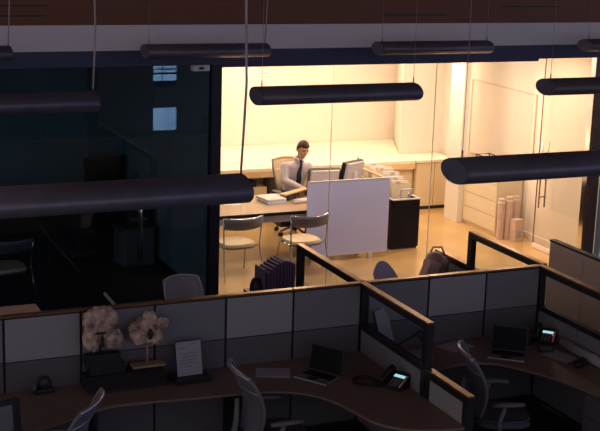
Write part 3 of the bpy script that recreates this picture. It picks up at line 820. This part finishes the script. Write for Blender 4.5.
redge = smooth_poly([(5.24, 9.43), (5.68, 9.47), (5.947, 9.52), (6.13, 9.47), (6.26, 9.39), (6.41, 9.16), (6.54, 8.86), (6.65, 8.42), (6.70, 8.12)], 2)
t = thing('corner_desk', 'tan curved desk in the right cubicle, carrying the second laptop', 'desk', (0, 0, 0), 0, 'curved cubicle desks')
s = B(); prism(s, redge + [(X2 - .036, 8.12), (X2 - .036, yb), (5.24, yb)], .712, .74); obj('worktop', s, 'laminate', t)
s = B(); tube(s, [(x, y, .726) for x, y in redge], .0145, 8); obj('edge_band', s, 'laminate', t)
obj('support', bx(5.3, 5.325, 9.6, yb, 0, .712), 'frame', t)
t = thing('file_pedestal', 'dark grey drawer pedestal under the right desk at the corner of the photo', 'cabinet', (6.72, 8.16, 0))
obj('body', bx(0, .38, 0, .55, .03, .66), 'tileC', t)
for k in range(3): obj('drawer', bx(-.014, 0, .01, .54, .05 + k * .2, .235 + k * .2, bev=.003), 'tileC', t)
# desk top in the cubicle beyond, left
t = thing('rear_desk', 'purplish desk end showing beyond the partition at far left', 'desk', (0, 0, 0))
obj('worktop', bx(.6, 2.64, 12.05, 12.5, .70, .74), 'pinkbox', t)
for xx in (.7, 2.55): obj('leg', bx(xx, xx + .05, 12.1, 12.5, 0, .70), 'frame', t)

# ------------------------------------------------------------ things on the left desk
DZ = .742
t = thing('tape_dispenser', 'small black tape dispenser on the desk at far left', 'dispenser', (2.17, 10.03, DZ), .1)
obj('base', bx(-.085, .085, -.045, .045, 0, .04, bev=.012), 'black', t)
s = B(); tube(s, [(.05 * math.cos(2 * PI * k / 20) + .01, 0, .085 + .045 * math.sin(2 * PI * k / 20)) for k in range(21)], .014, 10, cap=False); obj('tape_roll', s, 'black', t)
s = B(); box(s, -.085, -.07, -.02, .02, .02, .075); obj('cutter', s, 'greyplast', t)

t = thing('desk_shelf', 'low black shelf unit on the desk below the sculptures', 'shelf', (2.52, 9.82, DZ), .05)
w_ = B(); prism(w_, [(0, 0), (.26, 0), (.26, .115), (.12, .115), (0, .02)], 0, .69)
for v in w_.verts: v.co = Vector((v.co.z, v.co.x, v.co.y))
obj('lower_tray', w_, 'blackmat', t)
obj('upper_box', bx(.04, .36, .13, .255, .115, .20, bev=.006), 'black', t)
obj('side_box', bx(.42, .66, .13, .255, .115, .155, bev=.006), 'black', t)

def crumple(bm, lobes, seed):
    for c, r in lobes:
        vs = ball(bm, (0, 0, 0), (1, 1, 1), 3)
        for v in vs:                                # big facets with sharp hollows, like crushed paper
            d = v.co.normalized(); q = d * 1.5 + Vector((seed + c[0] * 9, c[2] * 5, 0))
            dist, _ = noise.voronoi(q * 1.3)
            k = .86 + .34 * min(.6, dist[1] - dist[0]) - .55 * max(0, noise.noise(q * 1.4)) + .07 * noise.noise(q * 3.5)
            v.co = Vector((d.x * r[0] * k * 1.12 + c[0], d.y * r[1] * k * 1.12 + c[1], d.z * r[2] * k * 1.12 + c[2]))
    for f in bm.faces: f.smooth = False
    return bm
t = thing('crumpled_sculpture', 'larger crumpled brown paper sculpture, left of the pair', 'sculpture', (2.66, 10.0, DZ + .20), 0, 'crumpled paper sculptures')
obj('stand_block', bx(-.14, .16, -.05, .05, 0, .10, bev=.006), 'black', t)
s = B(); crumple(s, [((.01, 0, .385), (.125, .09, .125)), ((-.085, .0, .40), (.075, .07, .085)), ((.10, -.03, .23), (.085, .07, .09)), ((-.085, -.02, .26), (.075, .06, .125)), ((.02, .0, .28), (.09, .06, .09))], 1.3); obj('crumpled_body', s, 'kraft', t)
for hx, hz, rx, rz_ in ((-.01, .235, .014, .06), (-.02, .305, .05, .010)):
    s = B(); ball(s, (hx, -.086, hz), (rx, .014, rz_), 3); obj('hollow_shade', s, 'foldshade', t)  # raised dark blobs painting the shade between the lobes
s = B(); cyl(s, (0, .03, .10), (0, .03, .33), .008, 8); obj('rod', s, 'black', t)
t = thing('crumpled_sculpture', 'smaller crumpled brown paper sculpture on a rod over a pale wooden base', 'sculpture', (3.06, 9.98, DZ + .155), 0, 'crumpled paper sculptures')
obj('base_plate', bx(-.145, .145, -.07, .05, 0, .02, bev=.004), 'woodplate', t)
s = B(); cyl(s, (0, 0, .02), (0, 0, .22), .009, 8); obj('rod', s, 'woodplate', t)
s = B(); crumple(s, [((-.04, 0, .305), (.125, .09, .115)), ((.02, .0, .42), (.06, .05, .075)), ((.125, .0, .365), (.065, .04, .05)), ((.06, -.04, .27), (.07, .05, .08))], 4.1); obj('crumpled_body', s, 'kraft', t)
s = B(); ball(s, (.0, -.085, .305), (.024, .02, .050), 3); obj('hollow_shade', s, 'foldshade', t)  # dark blob in place of a shaded recess

t = thing('document_stand', 'black document stand on the desk right of the sculptures', 'stand', (3.42, 9.90, DZ), .05)
obj('base', bx(-.16, .17, -.09, .10, 0, .045, bev=.006), 'black', t)
mx = Matrix.Translation((0, -.01, .045)) @ Matrix.Rotation(-.22, 4, 'X')
obj('easel', bx(-.12, .12, .004, .016, 0, .31, mtx=mx), 'black', t)
t = thing('paper_sheet', 'white printed sheet leaning on the black document stand', 'paper', (3.42, 9.90, DZ), .05)
obj('page', bx(-.115, .115, -.003, .002, .004, .30, mtx=mx), 'greypaper', t)
s = B()
for k, (a, b) in enumerate(((.03, .09), (-.09, -.02), (-.09, .08), (-.09, .085), (-.09, .06), (-.09, .075), (-.09, .02))):
    z = .27 - k * .028 - (.02 if k > 1 else 0)
    box(s, a, b, -.0042, -.003, z, z + .006, mtx=mx)
obj('printed_lines', s, 'ink', t)

t = thing('paper_sheet', 'pale sheets lying on the left desk beside the mesh chair', 'paper', (4.17, 9.83, DZ), -.42)
obj('page', bx(-.15, .15, -.11, .11, 0, .003), 'greypaper', t)
obj('page', bx(-.145, .155, -.10, .112, .003, .006, mtx=Matrix.Rotation(.07, 4, 'Z')), 'greypaper', t)

def laptop(label, loc, rz, ang):
    t = thing('laptop', label, 'laptop', loc, rz, 'open laptops on the cubicle desks')
    obj('base', bx(-.17, .17, -.12, .12, 0, .016, bev=.004), 'greyplast', t)
    k = obj('keyboard', bx(-.15, .15, -.02, .10, .016, .018), 'black', t)
    obj('touchpad', bx(-.045, .045, -.10, -.035, .016, .0172), 'black', t)
    obj('front_edge', bx(-.168, .168, -.1225, -.119, .004, .012), 'silver', t)
    mx = Matrix.Translation((0, .12, .016)) @ Matrix.Rotation(-ang, 4, 'X')
    l = obj('lid', bx(-.17, .17, -.002, .008, 0, .235, mtx=mx), 'black', t)
    obj('screen', bx(-.158, .158, -.004, -.002, .012, .225, mtx=mx), 'screen', l)
laptop('open dark laptop on the desk of the left cubicle', (4.49, 9.59, DZ), -1.0, .22)
laptop('open dark laptop on the desk of the right cubicle', (6.42, 9.53, DZ), -.68, .18)

def phone(label, loc, rz, loop):
    t = thing('desk_phone', label, 'telephone', loc, rz, 'black desk phones with lit displays')
    s = B(); vs = [(-.105, -.085), (.095, -.085), (.095, .09), (-.105, .09)]
    lo = [s.verts.new((x, y, 0)) for x, y in vs]; hi = [s.verts.new((x, y, .03 if y < 0 else .115)) for x, y in vs]
    s.faces.new(lo[::-1]); s.faces.new(hi)
    for i in range(4): s.faces.new((lo[i], lo[(i + 1) % 4], hi[(i + 1) % 4], hi[i]))
    obj('body', s, 'black', t)
    a = math.atan2(.085, .19); mx = Matrix.Translation((0, -.09, .03)) @ Matrix.Rotation(a, 4, 'X')
    obj('display', bx(-.035, .07, .128, .16, .001, .005, mtx=mx), 'lcd', t)
    s = B()
    for i in range(4):
        for j in range(3): box(s, -.03 + j * .032, -.008 + j * .032, .015 + i * .025, .032 + i * .025, 0, .006, mtx=mx)
    obj('keypad', s, 'greyplast', t)
    obj('side_keys', bx(.076, .093, .015, .17, .0, .005, mtx=mx), 'pinkbox', t)
    s = B(); tube(s, [tuple(mx @ Vector(p)) for p in ((-.082, .0, .03), (-.082, .03, .048), (-.082, .10, .055), (-.082, .16, .048), (-.082, .195, .03))], [.03, .024, .018, .024, .032], 12); h = obj('handset', s, 'black', t)
    s = B(); pts = []
    for k in range(160):
        u = k / 159; a2 = u * PI * 2 * 22
        cx = -.10 - loop * (math.sin(u * PI)) ; cyy = -.05 + .10 * math.sin(u * 2 * PI) * (.9) - .03
        pts.append((cx, cyy + .012 * math.cos(a2), .016 + .010 * math.sin(a2)))
    tube(s, pts, .008, 6); obj('cord', s, 'black', h)
    return t
p = phone('black desk phone with coiled cord on the left desk', (5.045, 9.165, DZ), -1.05, .26)
p = phone('black desk phone with a lit display and red light on the right desk', (7.0, 9.765, DZ), -.8, .02)
s = B(); ball(s, (.075, -.02, .088), .007, 2); obj('red_light', s, 'led', p)

# monitor at the lower left corner
t = thing('computer_monitor', 'black monitor at the lower left corner of the photo', 'monitor', (1.59, 9.11, DZ), .25)
mx = Matrix.Translation((0, 0, .18)) @ Matrix.Rotation(-.12, 4, 'X')
obj('bezel', bx(-.22, .22, -.02, .02, -.14, .14, bev=.012, mtx=mx), 'black', t)
obj('screen', bx(-.17, .15, -.024, -.02, -.10, .10, mtx=mx), 'greyplast', t)
s = B(); box(s, -.03, .03, .01, .03, .01, .2); box(s, -.1, .1, -.08, .09, 0, .012); obj('stand', s, 'black', t)

# ------------------------------------------------------------ right desk odds and ends
t = thing('paper_sheet', 'pale sheets at the left end of the right desk', 'paper', (6.10, 9.93, DZ), .3)
obj('page', bx(-.15, .15, -.11, .11, 0, .003), 'greypaper', t)
t = thing('paper_sheet', 'second pale sheet on the right desk against the cross partition', 'paper', (5.62, 9.86, DZ), -.2)
obj('page', bx(-.15, .15, -.11, .11, 0, .003), 'greypaper', t)
t = thing('paper_binder', 'grey folder leaning behind the partition window in the right cubicle', 'folder', (5.42, 9.98, DZ), .6)
mx = Matrix.Rotation(-.3, 4, 'X')
obj('cover', bx(-.12, .12, 0, .015, 0, .42, mtx=mx), 'lightgrey', t); obj('spine', bx(-.125, -.115, -.002, .018, 0, .42, mtx=mx), 'black', t)
t = thing('invented_lamp', 'invented folded lamp for the dark shapes behind the partition window', 'lamp', (5.44, 9.62, DZ), .2)  # invented lamp form standing in for unclear dark shapes
s = B(); cyl(s, (0, 0, 0), (0, 0, .03), .08, 20); obj('base', s, 'black', t)
s = B(); tube(s, [(0, 0, .03), (-.10, .05, .20), (.06, -.02, .30)], .015, 8); obj('arm', s, 'black', t)
s = B(); tube(s, [(.05, -.02, .31), (.13, -.05, .25)], [.025, .06], 14); obj('lamp_head', s, 'black', t)
t = thing('desk_calculator', 'small black device in front of the right desk phone', 'device', (6.86, 9.545, DZ), -.5)
obj('body', bx(-.07, .07, -.05, .05, 0, .03, bev=.008), 'black', t); obj('keys', bx(-.055, .055, -.035, .015, .03, .034), 'greyplast', t)
t = thing('paper_roll', 'long pale paper roll lying on the right desk along the partition', 'paper roll', (7.085, 9.60, DZ), 0)
s = B(); tube(s, [(0, 0, .045), (-.02, -.85, .045)], .045, 20); obj('roll', s, 'greypaper', t)
s = B(); tube(s, [(-.009, -.5, .045), (-.0095, -.53, .045)], .0462, 20); obj('band', s, 'paper', t)
t = thing('paper_sheet', 'pink tinted sheet under the paper roll on the right desk', 'paper', (6.90, 9.36, DZ), .25)
obj('page', bx(-.10, .10, -.15, .15, 0, .003), 'greypaper', t)
t = thing('hand_device', 'rounded black device on the right desk beside the paper roll', 'device', (6.93, 9.10, DZ), -.9)
s = B(); ball(s, (0, 0, .03), (.06, .105, .04), 3)
for v in s.verts: v.co.z = max(.0, v.co.z)
obj('shell', s, 'black', t)
s = B(); cyl(s, (-.012, .05, .058), (.012, .05, .058), .014, 12); obj('wheel', s, 'greyplast', t)

# ------------------------------------------------------------ things beyond the partition
t = thing('storage_pedestal', 'low dark pedestal beyond the partition under the striped bag', 'cabinet', (5.33, 12.60, 0))
obj('body', bx(-.28, .20, -.2, .2, 0, .58), 'frame', t); obj('top', bx(-.285, .205, -.205, .205, .58, .595), 'black', t)
t = thing('striped_bag', 'purple striped pleated bag peeking over the partition below the guest chairs', 'bag', (5.33, 12.58, .595), .10)
s = B()
for k in range(9):                               # pleats of the bag
    x = -.165 + k * .040; hgt = .385 - .10 * abs((k - 5.2) / 5) ** 1.6
    box(s, x, x + .038, -.13, .13, 0, hgt, .012)
obj('pleated_body', s, 'stripe', t)
s = B(); box(s, -.195, -.167, -.12, .12, 0, .31, .008); obj('end_flap', s, 'stripe', t)
s = B(); ball(s, (-.235, 0, .06), (.06, .10, .14), 3)
for v in s.verts: v.co.z = max(0, v.co.z)
obj('side_pouch', s, 'black', t)
t = thing('storage_pedestal', 'low dark pedestal beyond the partition under the brown bag', 'cabinet', (7.02, 11.95, 0))
obj('body', bx(-.22, .16, -.2, .2, 0, .70), 'frame', t); obj('top', bx(-.24, .165, -.205, .205, .70, .715), 'black', t)
t = thing('leather_bag', 'brown slouching bag peeking over the partition at the right', 'bag', (7.07, 12.02, .715), -.2)
s = B(); vs = ball(s, (-.02, 0, .16), (.15, .14, .18), 4)
for v in vs:
    q = v.co * 7; v.co += v.co.normalized() * (noise.noise(q) * .035 + abs(noise.noise(q * 2)) * .03); v.co.z = max(0, v.co.z)
obj('bag_body', s, 'brownbag', t)
s = B(); tube(s, [(-.08, .02, .33), (-.05, .02, .40), (.05, .02, .40), (.09, .02, .32)], .011, 8); obj('strap', s, 'brownbag', t)
t = thing('carton', 'pinkish box leaning on the brown bag beyond the partition', 'box', (6.78, 11.81, .715), .1)
mx = Matrix.Rotation(.42, 4, 'Y')
obj('carton_body', bx(-.075, .075, -.06, .06, 0.02, .32, bev=.006, mtx=Matrix.Translation((0, 0, .012)) @ mx), 'pinkbox', t)
t = thing('paper_roll', 'small pale paper roll tip showing above the partition at left', 'paper roll', (3.42, 12.3, 0))
s = B(); cyl(s, (.55, .0, 0), (-.11, .0, .85), .016, 14); obj('roll', s, 'greypaper', t)

# ------------------------------------------------------------ unlit office
t = thing('dark_desk', 'dark desk with a monitor in the unlit office', 'desk', (3.2, 17.6, 0))
obj('desktop', bx(-2.2, 1.85, -.4, .5, .70, .74), 'black', t)
for xx in (-2.1, 1.75): obj('leg', bx(xx, xx + .06, -.35, .45, 0, .70), 'black', t)
t = thing('computer_monitor', 'dark bulky monitor on the desk in the unlit office', 'monitor', (4.74, 17.6, .74), .1)
obj('bezel', bx(-.30, .30, -.03, .03, .10, .50, bev=.01), 'black', t); obj('screen', bx(-.27, .27, -.034, -.03, .13, .47), 'screen', t)
s = B(); box(s, -.05, .05, -.02, .03, .01, .2); box(s, -.16, .16, -.11, .1, 0, .014); obj('stand', s, 'black', t)
t = thing('storage_box', 'pale bin on the floor by the teal wall in the unlit office', 'bin', (4.80, 16.25, 0), .1)
s = B(); box(s, -.24, .22, -.2, .2, 0, .50, .03); obj('bin_body', s, 'boxgrey', t); obj('lid', bx(-.25, .23, -.21, .21, .50, .53, bev=.01), 'boxgrey', t)
t = thing('printer', 'small black printer on the pale bin in the unlit office', 'printer', (4.80, 16.25, .53), .1)
obj('case', bx(-.18, .16, -.16, .16, 0, .26, bev=.02), 'black', t); obj('paper_slot', bx(-.13, .11, -.17, -.158, .10, .15), 'greyplast', t)
t = thing('sensor_box', 'small white box fixed under the header left of the dark post', 'sensor', (4.95, GY - .02, 2.892))
obj('housing', bx(-.105, .105, -.09, .01, 0, .07, bev=.008), 'paper', t); obj('lens', bx(-.03, .03, -.094, -.09, .02, .05), 'black', t)
t = thing('storage_box', 'small pale box behind the dark glass at the far right', 'box', (11.6, 14.75, 0))
obj('box_body', bx(-.2, .3, -.15, .15, 0, .45, bev=.01), 'bluepaper', t); obj('lid', bx(-.21, .31, -.16, .16, .45, .48, bev=.01), 'bluepaper', t)

# ------------------------------------------------------------ light
def area(name, loc, rot, sx, sy, power, col):
    l = bpy.data.lights.new(name, 'AREA'); l.shape = 'RECTANGLE'; l.size = sx; l.size_y = sy; l.energy = power; l.color = col
    o = bpy.data.objects.new(name, l); C.objects.link(o); o.location = loc; o.rotation_euler = rot
    return o
WARM = (1., .71, .525)
for k, (x, y, p) in enumerate(((6.2, 19.1, 60), (7.8, 19.1, 60), (9.3, 18.9, 42), (9.4, 16.3, 60), (7.2, 17.3, 40), (6.4, 14.5, 60), (8.6, 14.6, 42), (10.0, 15.0, 55), (9.75, 17.5, 62))):
    area('ceiling_downlight', (x, y, 2.99), (0, 0, 0), (.5 if y > 15 else .3), (.5 if y > 15 else .3), p * (.62 if y > 18 else .64), WARM)
w = bpy.data.worlds.new('World'); S.world = w; w.use_nodes = True
nt = w.node_tree; bgn = nt.nodes['Background']; bgn.inputs['Strength'].default_value = .92
tc = nt.nodes.new('ShaderNodeTexCoord'); sx = nt.nodes.new('ShaderNodeSeparateXYZ'); cr = nt.nodes.new('ShaderNodeValToRGB')
nt.links.new(tc.outputs['Generated'], sx.inputs[0]); nt.links.new(sx.outputs['Z'], cr.inputs['Fac']); nt.links.new(cr.outputs['Color'], bgn.inputs['Color'])
e = cr.color_ramp.elements                       # dusk daylight: brightest towards the horizon, dim overhead
e[0].position = 0.; e[0].color = (.85, .85, .85, 1); e[1].position = .7; e[1].color = (.07, .07, .07, 1)
m_ = e.new(.28); m_.color = (.72, .72, .72, 1)
tint = nt.nodes.new('ShaderNodeValToRGB'); mr = nt.nodes.new('ShaderNodeMapRange'); mr.inputs['From Min'].default_value = -1; mr.inputs['From Max'].default_value = 1
tint.color_ramp.elements[0].color = (.60, .52, .54, 1); tint.color_ramp.elements[1].color = (.50, .50, .78, 1)   # warmer dusk at the left, bluer at the right
mul = nt.nodes.new('ShaderNodeMixRGB'); mul.blend_type = 'MULTIPLY'; mul.inputs['Fac'].default_value = 1
nt.links.new(sx.outputs['X'], mr.inputs['Value']); nt.links.new(mr.outputs[0], tint.inputs['Fac'])
nt.links.new(cr.outputs['Color'], mul.inputs[1]); nt.links.new(tint.outputs['Color'], mul.inputs[2]); nt.links.new(mul.outputs[0], bgn.inputs['Color'])
S.view_settings.view_transform = 'Standard'; S.view_settings.look = 'None'; S.view_settings.gamma = 1; S.view_settings.exposure = 0
S.view_settings.use_curve_mapping = False
S.cycles.max_bounces = 10; S.cycles.transparent_max_bounces = 16
